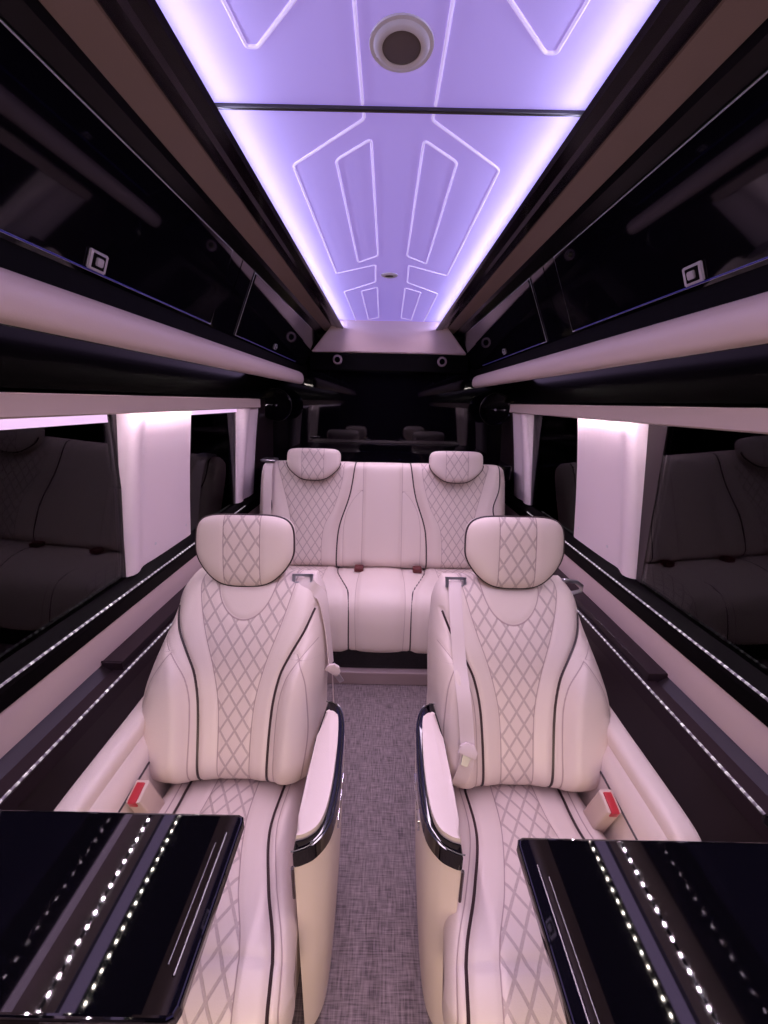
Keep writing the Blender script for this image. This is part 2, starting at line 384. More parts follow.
for s, side in ((-1, 'left'), (1, 'right')):
    for near, y0, y1, d0, d1, lk_y in ((True, Y0, 1.42, Y0+.1, 1.325, .82), (False, 1.42, 2.80, 1.54, 2.50, 2.02)):
        if near: lab = f'large glossy black overhead locker nearest the camera on the {side}, square chrome latch'
        else: lab = f'smaller glossy black overhead locker at the far end on the {side}, by the bulkhead'
        t = thing('overhead_locker', lab, 'locker', face(s, .5, (y0+y1)/2), 'overhead lockers')
        off = -t.location
        def fin(bm, n, m, p=t):
            bmesh.ops.translate(bm, verts=bm.verts, vec=off if p is t else off)
            return finish(bm, n, m, p, smooth=False)
        bm = bmesh.new(); slab(bm, s, 0., 1., y0+.0015, y1-.0015, -.03, 0., .002); fin(bm, 'carcass', M['gloss'])
        bm = bmesh.new(); slab(bm, s, .02, .955, d0, d1, .0, .007, .003); dr = fin(bm, 'door', M['gloss'])
        bm = bmesh.new(); frame4(bm, s, .012, .963, d0-.004, d1+.004, .0013, .003); fin(bm, 'door_highlight', M['satin'], dr)  # pale outline put in for the highlights on the door edges
        bm = bmesh.new(); tube(bm, [face(s, .958, d0+.05, .006), face(s, .958, d1-.02, .006)], .0016, 6); fin(bm, 'edge_reflection', M['blue'], dr)
        kk, hw = (.875, .024) if near else (.85, .017)
        kh = .075 if near else .055
        bm = bmesh.new(); slab(bm, s, kk-kh, kk+kh, lk_y-hw, lk_y+hw, .007, .012, .002); lt = fin(bm, 'latch', M['satin'], dr)
        for p, q, w_, mm, nm in ((.72, .011, .014, M['matte'], 'latch_recess'),):
            bm = bmesh.new(); slab(bm, s, kk-kh*p, kk+kh*p, lk_y-hw*.66, lk_y+hw*.66, q, .0128, .0005); fin(bm, nm, mm, dr)
        bm = bmesh.new(); slab(bm, s, kk-kh*.42, kk+kh*.42, lk_y-hw*.36, lk_y+hw*.36, .011, .0165, .0015); fin(bm, 'latch_button', M['satin'], dr)

    # padded leather rail under the lockers, rounded at its far end
    bm = bmesh.new()
    prof = [(.590, 1.540), (.574, 1.536), (.560, 1.527), (.552, 1.512), (.550, 1.495), (.552, 1.478), (.560, 1.466), (.572, 1.460), (.60, 1.463)]
    N = 24; R = []
    ye = 2.66 if s < 0 else 2.70
    for i in range(N+1):
        if i < 4: y = Y0+(ye-.09-Y0)*i/3; k = 1.
        else: a = (i-3)/(N-3)*math.pi/2; y = ye-.09+.09*math.sin(a); k = .35+.65*math.cos(a)**.6 if math.cos(a) > 0 else .35
        R.append([bm.verts.new((s*(.60+(x-.60)*k), y, 1.500+(z-1.500)*(.5+.5*k))) for x, z in prof])
    for A, B in zip(R, R[1:]):
        for k in range(len(prof)): bm.faces.new((A[k], A[(k+1) % len(prof)], B[(k+1) % len(prof)], B[k]))
    bm.faces.new(R[0]); bm.faces.new(R[-1])
    tag(finish(bm, 'padded_rail', M['rail']), f'long padded mauve leather rail under the {side} overhead lockers', 'rail')

# leather bulkhead below the far end of the ceiling and its two small round speakers
bm = bmesh.new()
V = [bm.verts.new(p) for p in ((-.36, 2.80, 1.885), (.36, 2.80, 1.885), (.545, 2.86, 1.69), (-.545, 2.86, 1.69), (-.36, 2.915, 1.885), (.36, 2.915, 1.885), (.545, 2.915, 1.685), (-.545, 2.915, 1.685))]
for q in ((0, 1, 2, 3), (7, 6, 5, 4), (0, 4, 5, 1), (1, 5, 6, 2), (2, 6, 7, 3), (3, 7, 4, 0)): bm.faces.new([V[i] for i in q])
bmesh.ops.bevel(bm, geom=bm.edges[:], offset=.006, segments=2, affect='EDGES')
tag(finish(bm, 'bulkhead_panel', M['bulk'], smooth=False), 'wide mauve leather bulkhead panel below the far end of the ceiling', 'panel')
pbx = pbox('trim_30', M['matte'], -.56, .56, 2.87, 2.918, 1.57, 1.684, .004); structure(pbx)
for x, side in ((-.362, 'left'), (.375, 'right')):
    t = thing('round_spotlight', f'small round chrome-ringed spotlight under the bulkhead panel, the {side} one', 'spotlight', (x, 2.868, 1.640))
    bm = bmesh.new(); lathe(bm, [(.020, 0), (.020, .008), (.030, .008), (.034, 0)], (0, 0, 0), (0, -1, 0), 28); finish(bm, 'ring', M['plinth'], t)
    bm = bmesh.new(); lathe(bm, [(0, .003), (.0205, .003), (.0205, 0), (0, 0)], (0, 0, 0), (0, -1, 0), 28); finish(bm, 'lens', M['gloss'], t)
for x, side in ((-.775, 'left'), (.745, 'right')):
    t = thing('round_speaker', f'round glossy black speaker at the rear corner behind the {side} end of the bench', 'speaker', (x, 2.74, 1.325))
    bm = bmesh.new(); lathe(bm, [(0, -.03), (.10, -.03), (.108, -.01), (.108, .012), (.103, .018), (.096, .014), (0, .016)], (0, 0, 0), (0, -1, 0), 48); finish(bm, 'housing', M['gloss'], t)
    bm = bmesh.new(); lathe(bm, [(.1085, .004), (.111, .008), (.1085, .012)], (0, 0, 0), (0, -1, 0), 48); finish(bm, 'ring', M['gun'], t)
    bm = bmesh.new(); lathe(bm, [(0, .020), (.009, .019), (.012, .014), (0, .014)], (0, 0, 0), (0, -1, 0), 24); finish(bm, 'centre_cap', M['chrome'], t)
    bm = bmesh.new(); tube(bm, [(0, .03, 0), (0, .178, 0)], .02, 12); finish(bm, 'mount', M['matte'], t)

# ------------------------------------------------------------------ pillar covers
def pillar(s, ya, yb, label, wave, lean=.06):
    bm = bmesh.new()
    L = yb-ya
    if wave: prof = [(0, -.03), (0, .028), (.006, .042), (.018, .052), (.036, .055), (.055, .050), (.072, .043), (.092, .037), (.115, .036), (.16, .039), (.25, .041), (L-.02, .040), (L-.004, .036), (L, .02), (L, -.03)]
    else: prof = [(0, -.03), (0, .03), (.01, .048), (.035, .058), (.07, .056), (.10, .045), (.13, .045), (.17, .055), (L-.05, .055), (L-.01, .045), (L, .02), (L, -.03)]
    zs = [.778, .80, .95, 1.10, 1.25, 1.318]
    G = []
    for z in zs:
        k = (z-.778)/(1.318-.778)
        xo = .908-.068*k+.005*math.sin(math.pi*k); sc = 1.
        G.append([bm.verts.new((s*(xo-d*sc), ya+y+lean*k*(1-y/L), z)) for y, d in prof])
    n = len(prof)
    for A, B in zip(G, G[1:]):
        for i in range(n): bm.faces.new((A[i], A[(i+1) % n], B[(i+1) % n], B[i]))
    bm.faces.new(G[0]); bm.faces.new(G[-1])
    t = thing('pillar_cover', label, 'pillar cover', (s*.84, (ya+yb)/2, .778), 'pillar covers')
    bmesh.ops.translate(bm, verts=bm.verts, vec=-t.location)
    finish(bm, 'cover', M['pillar'], t, angle=60)
    if wave:
        for y in (ya+.17, yb-.05):
            bm = bmesh.new(); lathe(bm, [(.007, 0), (.0055, .003), (0, .004)], (s*(.905-.040), y, .835), (-s, 0, 0), 12)
            bmesh.ops.translate(bm, verts=bm.verts, vec=-t.location); finish(bm, 'screw_cap', M['white'], t)
pillar(-1, 1.157, 1.60, 'wide curved leather pillar cover between the two left windows', True)
pillar(1, 1.225, 1.675, 'wide curved leather pillar cover between the two right windows', True)
pillar(-1, 2.12, 2.42, 'narrow leather pillar cover at the rear end of the left windows', False)
pillar(1, 2.22, 2.52, 'narrow leather pillar cover at the rear end of the right windows', False)

# ------------------------------------------------------------------ light strips
for s, side in ((-1, 'left'), (1, 'right')):
    bm = bmesh.new(); tube(bm, [(s*.829, Y0+.02, .7565), (s*.829, 2.15, .7565)], .0032, 8)
    tag(finish(bm, 'beaded_sill_light', M['bead']), f'beaded sparkling light strip along the edge of the {side} window sill', 'light strip')
    bm = bmesh.new(); tube(bm, [(s*.766, .55, .579), (s*.766, 1.95, .579)], .0032, 8)
    tag(finish(bm, 'beaded_ledge_light', M['bead']), f'beaded sparkling light strip along the dark ledge beside the {side} captain chair', 'light strip')
    # rows of diodes: under the window header, and tucked above the fascia behind the rail
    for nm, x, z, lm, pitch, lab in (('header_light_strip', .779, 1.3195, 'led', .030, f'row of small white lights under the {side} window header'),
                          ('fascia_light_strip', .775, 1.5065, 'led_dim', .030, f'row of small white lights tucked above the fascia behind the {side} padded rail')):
        t = thing(nm, lab, 'light strip', (s*x, .8, z))
        bm = bmesh.new(); box(bm, -.005, .005, -1.6, 1.55, -.001, .003); 
        if lm == 'led_dim': box(bm, *sorted((s*.007, s*.010)), -1.6, 1.55, -.014, .003)  # added lip, blocks the diodes from reflecting in the fascia
        finish(bm, 'channel', M['matte'], t, smooth=False)
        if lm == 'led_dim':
            bm = bmesh.new(); box(bm, *sorted((s*.010, s*.057)), -1.6, 1.55, -.001, .002); finish(bm, 'glowbar', M['added_glow'], t, smooth=False)  # added unseen glow, gives the table tops a mauve band to mirror
        bm = bmesh.new(); box(bm, -.0016, .0016, -.003, .003, -.0022, -.0008)
        d0 = finish(bm, 'diode', M[lm], t, smooth=False); d0.location = (0, -1.55, 0)
        for i in range(1, 96):
            d = d0.copy(); COL.objects.link(d); d.parent = t; d.location = (0, -1.55+i*pitch, 0)
bm = bmesh.new(); extrude(bm, [(-.842, 1.285), (-.846, 1.285), (-.844, 1.317), (-.840, 1.317)], 'y', Y0, 1.16)
tag(finish(bm, 'window_mirrored_glow', M['glowstrip']), 'bright pinkish mirrored glow along the top of the near left window', 'light')
bm = bmesh.new(); extrude(bm, [(-.842, 1.290), (-.846, 1.290), (-.844, 1.317), (-.840, 1.317)], 'y', 1.605, 2.19)
tag(finish(bm, 'window_mirrored_glow', M['glowstrip']), 'bright pinkish mirrored glow along the top of the rear left window', 'light')

# ------------------------------------------------------------------ rear bench
bench = thing('rear_bench', 'wide three-place cream leather bench across the rear, quilted outer seats', 'bench', (-.022, 1.9, 0))
BO = Vector((0, .165, .415)); BD = Vector((0, .205, .60)); BH = BD.length; BD.normalize(); BN = Vector((0, -BD.z, BD.y))
b_pip = smooth_tab([(0, .262), (.36, .250), (.68, .190), (1, .160)])
b_arc = smooth_tab([(0, .222), (.36, .222), (.52, .205), (.64, .165), (.72, .12)])
b_in = smooth_tab([(0, .345), (.36, .335), (.57, .275), (.80, .235), (1, .222)])
b_out = smooth_tab([(0, .500), (.43, .524), (.75, .575), (1, .62)])
b_op = smooth_tab([(.30, .705), (.54, .632), (.75, .668), (1, .672)])
def bench_back(s, t):
    W = .73-.02*abs(2*t-1)**6
    if t > .9: W -= .03*((t-.9)/.1)**3
    x = s*W; ax = abs(x)
    e = math.sqrt(max(0, 1-abs(s)**26))*math.sqrt(max(0, 1-abs(2*t-1)**16))
    pip = lerp(b_pip, t); arc = lerp(b_arc, t); i_ = lerp(b_in, t); o_ = lerp(b_out, t)
    mk = min(ax-i_, o_-ax)
    sm = ax-.114; g = .008*gauss(ax-pip, .009)+.004*gauss(ax-.114, .006)+.004*gauss(mk, .006)
    if t < .72:
        sm = arc-ax if abs(ax-arc) < abs(sm) else sm; g += .004*gauss(ax-arc, .006)
    bul = .016*math.cos(min(1, ax/.114)*math.pi/2)**.5 if ax < .114 else 0
    bul += .022*sstep(.0, .05, ax-pip)*(1-sstep(-.06, .02, ax-o_)*.0)
    bul += .02*sstep(.0, .06, ax-o_)*(1-t*.6)
    off = -.05+(.11+bul-g)*e
    p = BO+BD*(t*BH)+BN*off; p.x = x
    return p, x, t*BH, mk, sm
skin('backrest', bench_back, 220, 110, M['quilt_bench'], bench)
def on_back(tab, t0, t1, sgn, lift=.001, n=40):
    out = []
    for i in range(n+1):
        t = t0+(t1-t0)*i/n; x = lerp(tab, t)
        W = .73-.02*abs(2*t-1)**6-(.03*((t-.9)/.1)**3 if t > .9 else 0)
        p = bench_back(min(.999, x/W), t)[0]; p = p+BN*lift; p.x = sgn*x; out.append(p)
    return out
for sg in (-1, 1):
    bm = bmesh.new(); tube(bm, on_back(b_pip, .02, .985, sg), .0042, 6); finish(bm, 'piping', M['pipe'], bench)
    bm = bmesh.new(); tube(bm, on_back(b_op, .45, .97, sg), .0035, 6); finish(bm, 'piping', M['pipe'], bench)
# seat cushion
prof = [(.235, .40), (.15, .42), (.02, .44), (-.10, .447), (-.18, .437), (-.235, .405), (-.268, .345), (-.288, .26), (-.298, .175), (-.29, .165)]
def arc_path(P):
    d = [0]
    for a, b in zip(P, P[1:]): d.append(d[-1]+math.dist(a, b))
    ty = smooth_tab([(q/d[-1], p[0]) for q, p in zip(d, P)]); tz = smooth_tab([(q/d[-1], p[1]) for q, p in zip(d, P)])
    return ty, tz, d[-1]
cy, cz, cl = arc_path(prof)
c_pip = smooth_tab([(0, .255), (.22, .245), (.40, .205), (.55, .165), (.7, .155), (1, .152)])
def path_normal(ty, tz, t):
    a, b = max(0, t-.02), min(1, t+.02); dy = lerp(ty, b)-lerp(ty, a); dz = lerp(tz, b)-lerp(tz, a)
    n = Vector((0, dz, -dy)); n.normalize(); return n if n.z > 0 or n.y < 0 else -n
def bench_seat(s, t):
    W = .70; x = s*W; ax = abs(x)
    e = math.sqrt(max(0, 1-abs(s)**24))*math.sqrt(max(0, 1-abs(2*t-1)**24))
    pip = lerp(c_pip, t); c2 = .113+.012*math.sin(math.pi*t)
    arcs = .215-.10*sstep(.15, .5, t)
    g = .008*gauss(ax-pip, .009)+.004*gauss(ax-c2, .006)
    sm = ax-c2
    bul = (.014*math.cos(min(1, ax/c2)*math.pi/2)**.5 if ax < c2 else 0)+.014*sstep(0, .04, ax-pip)
    off = -.05+(.05+bul-g)*e
    p = Vector((x, lerp(cy, t), lerp(cz, t)))+path_normal(cy, cz, t)*off
    mk = min(ax-.31, .56-ax)
    return p, x, t*cl, mk, sm
skin('seat_cushion', bench_seat, 160, 90, M['quilt_bench'], bench)
for sg in (-1, 1):
    pts = []
    for i in range(41):
        t = .06+.92*i/40; x = lerp(c_pip, t); p = bench_seat(x/.70, t)[0]+path_normal(cy, cz, t)*.001; p.x = sg*x; pts.append(p)
    bm = bmesh.new(); tube(bm, pts, .004, 6); finish(bm, 'piping', M['pipe'], bench)
    # buckles in the seat crease
for bx in (-.125, .205):
    bm = bmesh.new(); box(bm, bx-.026, bx+.026, .06, .115, .435, .462, .008); bk = finish(bm, 'seatbelt_buckle', M['maroon'], bench)
pbox('plinth', M['gloss'], -.66, .66, -.285, .25, .075, .19, .004, bench)
pbox('plinth_step', M['plinth'], -.66, .66, -.315, .25, .001, .072, .004, bench)

# head restraint: soft pillow with a tapered face and a piped front edge
def head_pt(u, v, w, h, d, kt, kb, front=None):
    """u,v in [-1,1] on the face; outline: rounded, wider at top (kt) than bottom (kb)"""
    k = kb+(kt-kb)*sstep(-1.0, .35, v)
    return u*w*k, v*h
def headrest(parent, c, w, h, d, tilt, kb, mname, ins, rotz=0., pip_lower=False, ntop=4.6, klim=.05):
    """c centre, w/h/d half sizes"""
    bm = bmesh.new(); uvl = bm.loops.layers.uv.new('UVMap'); la = bm.verts.layers.float.new('mask'); lb = bm.verts.layers.float.new('seam')
    c = Vector(c); Rm = Matrix.Rotation(rotz, 3, 'Z') @ Matrix.Rotation(-tilt, 3, 'X')
    def shape(a, r):
        """a angle round the outline, r 0..1 from the middle to the rim -> local x,z"""
        n = ntop if math.sin(a) > 0 else 3.3
        ca, sa = math.cos(a), math.sin(a)
        q = (abs(ca)**n+abs(sa)**n)**(-1/n)
        x, z = q*ca*r, q*sa*r
        k = kb+(1-kb)*sstep(-1.1, klim, z)
        return x*k*w, z*h
    NA, NR = 96, 22; rings = []; UV = {}
    for side in (-1, 1):                                            # -1 front, +1 back
        rr = range(NR+1) if side < 0 else range(NR-1, -1, -1)
        for j in rr:
            r = math.sin(math.pi/2*j/NR)
            y = side*d*math.sqrt(max(0, 1-r**3.2))
            if side < 0: y = -d*(.52+.48*math.sqrt(max(0, 1-r**4)))
            ring = []
            for k in range(NA if j else 1):
                x, z = shape(2*math.pi*k/NA, r)
                yy = y
                if side < 0:
                    mk = ins-abs(x); yy += .003*gauss(mk, .004)*(1-r**6)
                    yy += .010*(abs(x)/w)**2                         # face curves back to the sides
                else: mk = -1.
                p = c+Rm@Vector((x, yy, z)); vv = bm.verts.new(p)
                vv[la] = mk if side < 0 else -1.; vv[lb] = 1.
                UV[vv] = (x+.0185, z); ring.append(vv)
            rings.append(ring)
    for A, B in zip(rings, rings[1:]):
        for k in range(NA):
            if len(A) == 1: f = bm.faces.new((A[0], B[(k+1) % NA], B[k]))
            elif len(B) == 1: f = bm.faces.new((A[k], A[(k+1) % NA], B[0]))
            else: f = bm.faces.new((A[k], A[(k+1) % NA], B[(k+1) % NA], B[k]))
            for l in f.loops: l[uvl].uv = UV[l.vert]
    hr = finish(bm, 'headrest', M[mname], parent, angle=80)
    bm = bmesh.new(); pts = []
    for k in range(96):
        a = 2*math.pi*k/96
        x, z = shape(a, .995); pts.append(c+Rm@Vector((x*1.004, -d*.55+.010*(abs(x)/w)**2, z*1.004)))
    if pip_lower:
        pts = [pts[k % 96] for k in range(46, 99)]; tube(bm, pts, .0042, 6)
    else: tube(bm, pts, .0034, 6, True)
    finish(bm, 'piping', M['pipe'], hr)
    return hr
for hx in (-.395, .415):
    headrest(bench, (hx, .268, 1.005), .152, .090, .060, .30, .62, 'quilt_bench', .062, 0, True, 7., .1)
# lap-and-shoulder belts on the outer seats
bm = bmesh.new()
ribbon(bm, [(-.655, .335, 1.02), (-.652, .27, 1.018), (-.650, .225, .98), (-.648, .19, .90), (-.65, .155, .75), (-.655, .11, .60), (-.66, .06, .46)], (1, 0, 0), .046, .003)
finish(bm, 'seat_belt', M['beltw'], bench)
bm = bmesh.new(); box(bm, -.70, -.615, .25, .33, 1.018, 1.034, .006); finish(bm, 'belt_guide', M['steel'], bench)
# shelf behind the bench
sh = tag(pbox('rear_shelf', M['gloss'], -.775, .775, 2.34, 2.915, .90, .995, .01), 'glossy black shelf between the rear bench back and the rear wall', 'shelf')

# ------------------------------------------------------------------ captain chairs
OB = Vector((0, .772, .400)); DB = Vector((0, .205, .50)); HB = DB.length; DB.normalize(); NB = Vector((0, -DB.z, DB.y))
k_w = smooth_tab([(0, .222), (.07, .250), (.25, .267), (.42, .260), (.55, .243), (.68, .222), (.80, .206), (.90, .198), (1, .172)])
k_in = smooth_tab([(0, .039), (.36, .044), (.55, .065), (.745, .100), (.92, .125), (1, .130)])
k_pip = smooth_tab([(0, .084), (.36, .092), (.52, .108), (.62, .133), (.72, .162), (.84, .186)])
k_bol = smooth_tab([(0, .104), (.36, .108), (.50, .124), (.60, .158), (.69, .200)])
k_sid = smooth_tab([(0, .196), (.1, .218), (.3, .232), (.48, .212), (.62, .166)])
def back_w(t, aisle):
    return lerp(k_w, t)*(1-.20*(1-sstep(.35, .85, t)) if aisle else 1.)
def on_chair(x, t, aisle, lift):
    p = chair_back(max(-.995, min(.995, x/back_w(t, aisle)*(1 if aisle else -1))), t)[0]+NB*lift
    p.x = x if aisle else -x
    return p
def chair_back(s, t):
    nar = 1-.20*(1-sstep(.35, .85, t)) if s > 0 else 1.
    W = lerp(k_w, t)*nar; x = s*W; ax = abs(x)
    et = math.sqrt(max(0, 1-((t-.5)/.5)**12)) if t > .5 else math.sqrt(max(0, 1-((.5-t)/.5)**16))
    e = math.sqrt(max(0, 1-abs(s)**7))*et
    i_ = lerp(k_in, t); pip = lerp(k_pip, t); bol = lerp(k_bol, t); sd = lerp(k_sid, t)*nar
    dc = (math.hypot(x/.080, (t-1.0)/.235)-1)*.075
    mk = min(i_-ax, dc); sm = 1.
    g = .003*gauss(mk, .005)
    if t < .84: g += .007*gauss(ax-pip, .007)
    if t < .69: sm = ax-bol; g += .004*gauss(ax-bol, .006)
    if t < .62: sm = sd-ax if abs(sd-ax) < abs(sm) else sm; g += .003*gauss(ax-sd, .005)
    side = sstep(.0, .05, ax-pip)*(1-sstep(.45, .85, t))*(.45+.55*sstep(.0, .16, t))
    bul = .038*side+.012*sstep(-.01, .05, ax-i_)*(1-sstep(.75, 1, t))
    bul += .012*math.cos((t-.35)*2.2)-.02*sstep(.6, 1, t)
    off = -.055+(.115+bul-g)*e
    p = OB+DB*(t*HB)+NB*off; p.x = x
    return p, x+.0185, t*HB, mk, sm
sprof = [(.88, .390), (.78, .405), (.64, .425), (.50, .445), (.43, .450), (.38, .440), (.345, .410), (.335, .36), (.338, .30), (.345, .285)]
sy, sz, sl = arc_path(sprof)
q_w = smooth_tab([(0, .180), (.35, .188), (.6, .215), (.8, .224), (1, .222)])
q_pip = smooth_tab([(0, .125), (.2, .122), (.38, .120), (.55, .152), (.68, .185), (.8, .192), (1, .192)])
q_in = smooth_tab([(0, .052), (.2, .054), (.36, .060), (.55, .093), (.68, .128), (.8, .138), (1, .138)])
def chair_seat(s, t):
    W = lerp(q_w, t); x = s*W; ax = abs(x)
    e = math.sqrt(max(0, 1-abs(s)**9))*math.sqrt(max(0, 1-abs(2*t-1)**22))
    i_ = lerp(q_in, t); pip = lerp(q_pip, t); mk = i_-ax
    sm = ax-pip-.016
    g = .003*gauss(mk, .005)+.007*gauss(ax-pip, .008)+.003*gauss(ax-pip-.016, .005)+.005*gauss((t-.70)*sl, .006)
    bul = .016*sstep(-.01, .04, ax-pip)*(1-sstep(.6, .8, t))+.006*math.cos(min(1, ax/i_)*math.pi/2)
    off = -.07+(.07+bul-g)*e
    p = Vector((x, lerp(sy, t), lerp(sz, t)))+path_normal(sy, sz, t)*off
    return p, x+.0185, t*sl, mk, sm

def sweep(bm, path, prof, mir):
    """cross-section prof (x,w) swept along path of (y,z); w is measured along the path normal"""
    R = []
    for i, p in enumerate(path):
        a = path[max(0, i-1)]; b = path[min(len(path)-1, i+1)]
        ty, tz = b[0]-a[0], b[1]-a[1]; L = math.hypot(ty, tz); ny, nz = tz/L, -ty/L
        if len(p) > 2: k = p[2]
        else: k = 1.
        cx = sum(q[0] for q in prof)/len(prof)
        R.append([bm.verts.new((mir*(cx+(x-cx)*k), p[0]+ny*w*k, p[1]+nz*w*k)) for x, w in prof])
    n = len(prof)
    for A, B in zip(R, R[1:]):
        for k in range(n): bm.faces.new((A[k], A[(k+1) % n], B[(k+1) % n], B[k]))
    bm.faces.new(R[0]); bm.faces.new(R[-1])
def rrect(x0, x1, w0, w1, r, n=4):
    out = []
    for cx, cw, a0 in ((x1-r, w1-r, 0), (x0+r, w1-r, 90), (x0+r, w0+r, 180), (x1-r, w0+r, 270)):
        for k in range(n+1):
            a = math.radians(a0+90*k/n); out.append((cx+r*math.cos(a), cw+r*math.sin(a)))
    return out
def dense(P, n=6):
    out = []
    for i in range(len(P)-1):
        p0 = P[max(0, i-1)]; p1 = P[i]; p2 = P[i+1]; p3 = P[min(len(P)-1, i+2)]
        for k in range(n):
            u = k/n
            out.append(tuple(.5*((2*b)+(-a+c)*u+(2*a-5*b+4*c-d)*u*u+(-a+3*b-3*c+d)*u**3) for a, b, c, d in zip(p0, p1, p2, p3)))
    out.append(P[-1]); return out

def captain_chair(cx, mir, label, hx=0., ao=0., hz=0.):
    """mir = +1: the aisle lies towards +x"""
    t = thing('captain_chair', label, 'captain chair', (cx, 0, 0), 'captain chairs beside the aisle')
    skin('backrest', chair_back, 130, 130, M['quilt'], t, mir)
    skin('seat_cushion', chair_seat, 110, 110, M['quilt'], t, mir)
    for sg in (-1, 1):
        pts = []
        for i in range(41):
            tt = .015+.805*i/40; x = lerp(k_pip, tt); p = on_chair(x, tt, sg*1 > 0, .0012); p.x *= mir; pts.append(p)
        bm = bmesh.new(); tube(bm, pts, .0033, 6); finish(bm, 'backrest_piping', M['pipe'], t)
        pts = []
        for i in range(41):
            tt = .10+.86*i/40; x = lerp(q_pip, tt); p = chair_seat(x/lerp(q_w, tt), tt)[0]+path_normal(sy, sz, tt)*.0012; p.x = sg*x; pts.append(p)
        bm = bmesh.new(); tube(bm, pts, .0033, 6); finish(bm, 'cushion_piping', M['pipe'], t)
    headrest(t, (hx*mir, .975, .964+hz), .132, .096, .052, .22, .72, 'quilt', .048, 0)
    bm = bmesh.new()
    for x in (-.04, .04): tube(bm, [(x*mir, .985, .93), (x*mir, .965, .80)], .007, 8)
    finish(bm, 'headrest_post', M['steel'], t)
    # --- aisle armrest: D-shaped pad, black lacquer trim, tall leather side panel
    pad_o = dense([(.2055, .488), (.224, .493), (.243, .508), (.254, .540), (.2585, .605), (.256, .70), (.248, .763), (.232, .780), (.216, .770)], 5)+[(.208, .70), (.2055, .60), (.2045, .52)]
    trim_o = dense([(.205, .470), (.219, .473), (.243, .486), (.264, .517), (.272, .571), (.272, .642), (.267, .74), (.254, .792), (.236, .815), (.215, .82)], 5)+[(.203, .70), (.203, .56)]
    A_ = lambda L, dx=0., dk=1.: [(mir*(x+ao), y) for x, y in L]
    bm = bmesh.new(); extrude(bm, A_(pad_o), 'z', .586, .6165, .010, 4); finish(bm, 'armrest_pad', M['leather'], t, angle=60)
    bm = bmesh.new(); extrude(bm, A_(trim_o), 'z', .566, .603, .0045, 3); tr_ = finish(bm, 'armrest_trim', M['gloss'], t, angle=35)
    bm = bmesh.new(); tube(bm, [(mir*(.003+(x-.003)*.982+ao), .006+y*.990, .6030) for x, y in trim_o[:46]], .0012, 6); finish(bm, 'trim_bead', M['gun'], tr_)
    bm = bmesh.new(); LV = []
    for z in (.03, .20, .38, .50, .568):
        k = (z-.03)/.54
        LV.append([bm.verts.new((mir*(.198+(x-.198)*(.62+.38*k**.8)+ao), y+.004+(0 if y > .7 else .010*(1-k)), z)) for x, y in trim_o])
    n = len(trim_o)
    for P_, Q_ in zip(LV, LV[1:]):
        for i in range(n): bm.faces.new((P_[i], P_[(i+1) % n], Q_[(i+1) % n], Q_[i]))
    bm.faces.new(LV[0]); bm.faces.new(LV[-1])
    sp = finish(bm, 'side_panel', M['leather'], t, angle=50)
    bm = bmesh.new(); tube(bm, [(mir*(.2030+ao), .470, .565), (mir*(.2015+ao), .474, .48)], .003, 6); finish(bm, 'panel_seam', M['pipe'], sp)
    # control buttons on the aisle face
    for k, (y, z) in enumerate(((.66, .53), (.62, .53), (.58, .53))):
        bm = bmesh.new(); box(bm, mir*(.262+ao), mir*(.273+ao), y-.012, y+.012, z-.012, z+.012, .001); finish(bm, 'control_button', M['chrome'], sp)
    # --- wall-side armrest
    path = dense([(.85, .592, .8), (.83, .602, 1.), (.74, .600, 1.), (.62, .597, 1.), (.55, .594, 1.), (.515, .588, 1.), (.495, .572, .92), (.488, .555, .7)])
    bm = bmesh.new(); sweep(bm, path, rrect(-.258, -.206, -.034, .014, .017), mir); finish(bm, 'armrest_pad', M['leather'], t, angle=60)
    bm = bmesh.new(); extrude(bm, [(mir*x, z) for x, z in ((-.25, .30), (-.183, .30), (-.184, .52), (-.190, .555), (-.215, .585), (-.25, .585))], 'y', .505, .85, .010, 3); sp = finish(bm, 'inner_panel', M['leather'], t, angle=50)
    bm = bmesh.new(); tube(bm, [(mir*-.184, .82, .530), (mir*-.184, .66, .522), (mir*-.184, .52, .512)], .0028, 6); finish(bm, 'piping', M['pipe'], sp)
    # buckle
    bm = bmesh.new(); extrude(bm, [(.603, .528), (.645, .540), (.690, .40), (.645, .39)], 'x', mir*-.178, mir*-.146, .006, 3); bk = finish(bm, 'seatbelt_buckle', M['plastic'], t)
    bm = bmesh.new(); V = [Vector((0, .6515, .532)), Vector((0, .657, .548)), Vector((0, .700, .5555))]
    extrude(bm, [(.606, .512), (.6005, .529), (.605, .5325), (.638, .5415), (.642, .535), (.62, .515)], 'x', mir*-.171, mir*-.153, .002, 2); finish(bm, 'release_button', M['red'], bk)
    # base under the cushion
    pbox('base', M['leather'], -.185, .185, .40, .80, .03, .36, .02, t)
    bm = bmesh.new(); box(bm, -.16, .16, .36, .80, .001, .05, .005); finish(bm, 'base_plate', M['matte'], t)
    # belt guide on the aisle shoulder, small hook on the wall shoulder
    c = chair_back(.79, .962)[0]
    bm = bmesh.new(); bx_ = c+NB*.008
    for a, b, cc, d in ((-.028, .028, -.014, -.007), (-.028, .028, .007, .014), (-.028, -.020, -.014, .014), (.020, .028, -.014, .014)):
        r = bmesh.ops.create_cube(bm, size=1.)
        for v in r['verts']:
            q = Vector(((a+b)/2+v.co.x*(b-a), 0, 0))+DB*((cc+d)/2+v.co.y*(d-cc))+NB*(v.co.z*.010)
            v.co = Vector((mir*(bx_.x+q.x), bx_.y+q.y, bx_.z+q.z))
    finish(bm, 'belt_guide', M['steel'], t)
    return t
L = captain_chair(-.375, 1, 'cream quilted captain chair on the left of the aisle, belt hanging off its shoulder', -.010, .011)
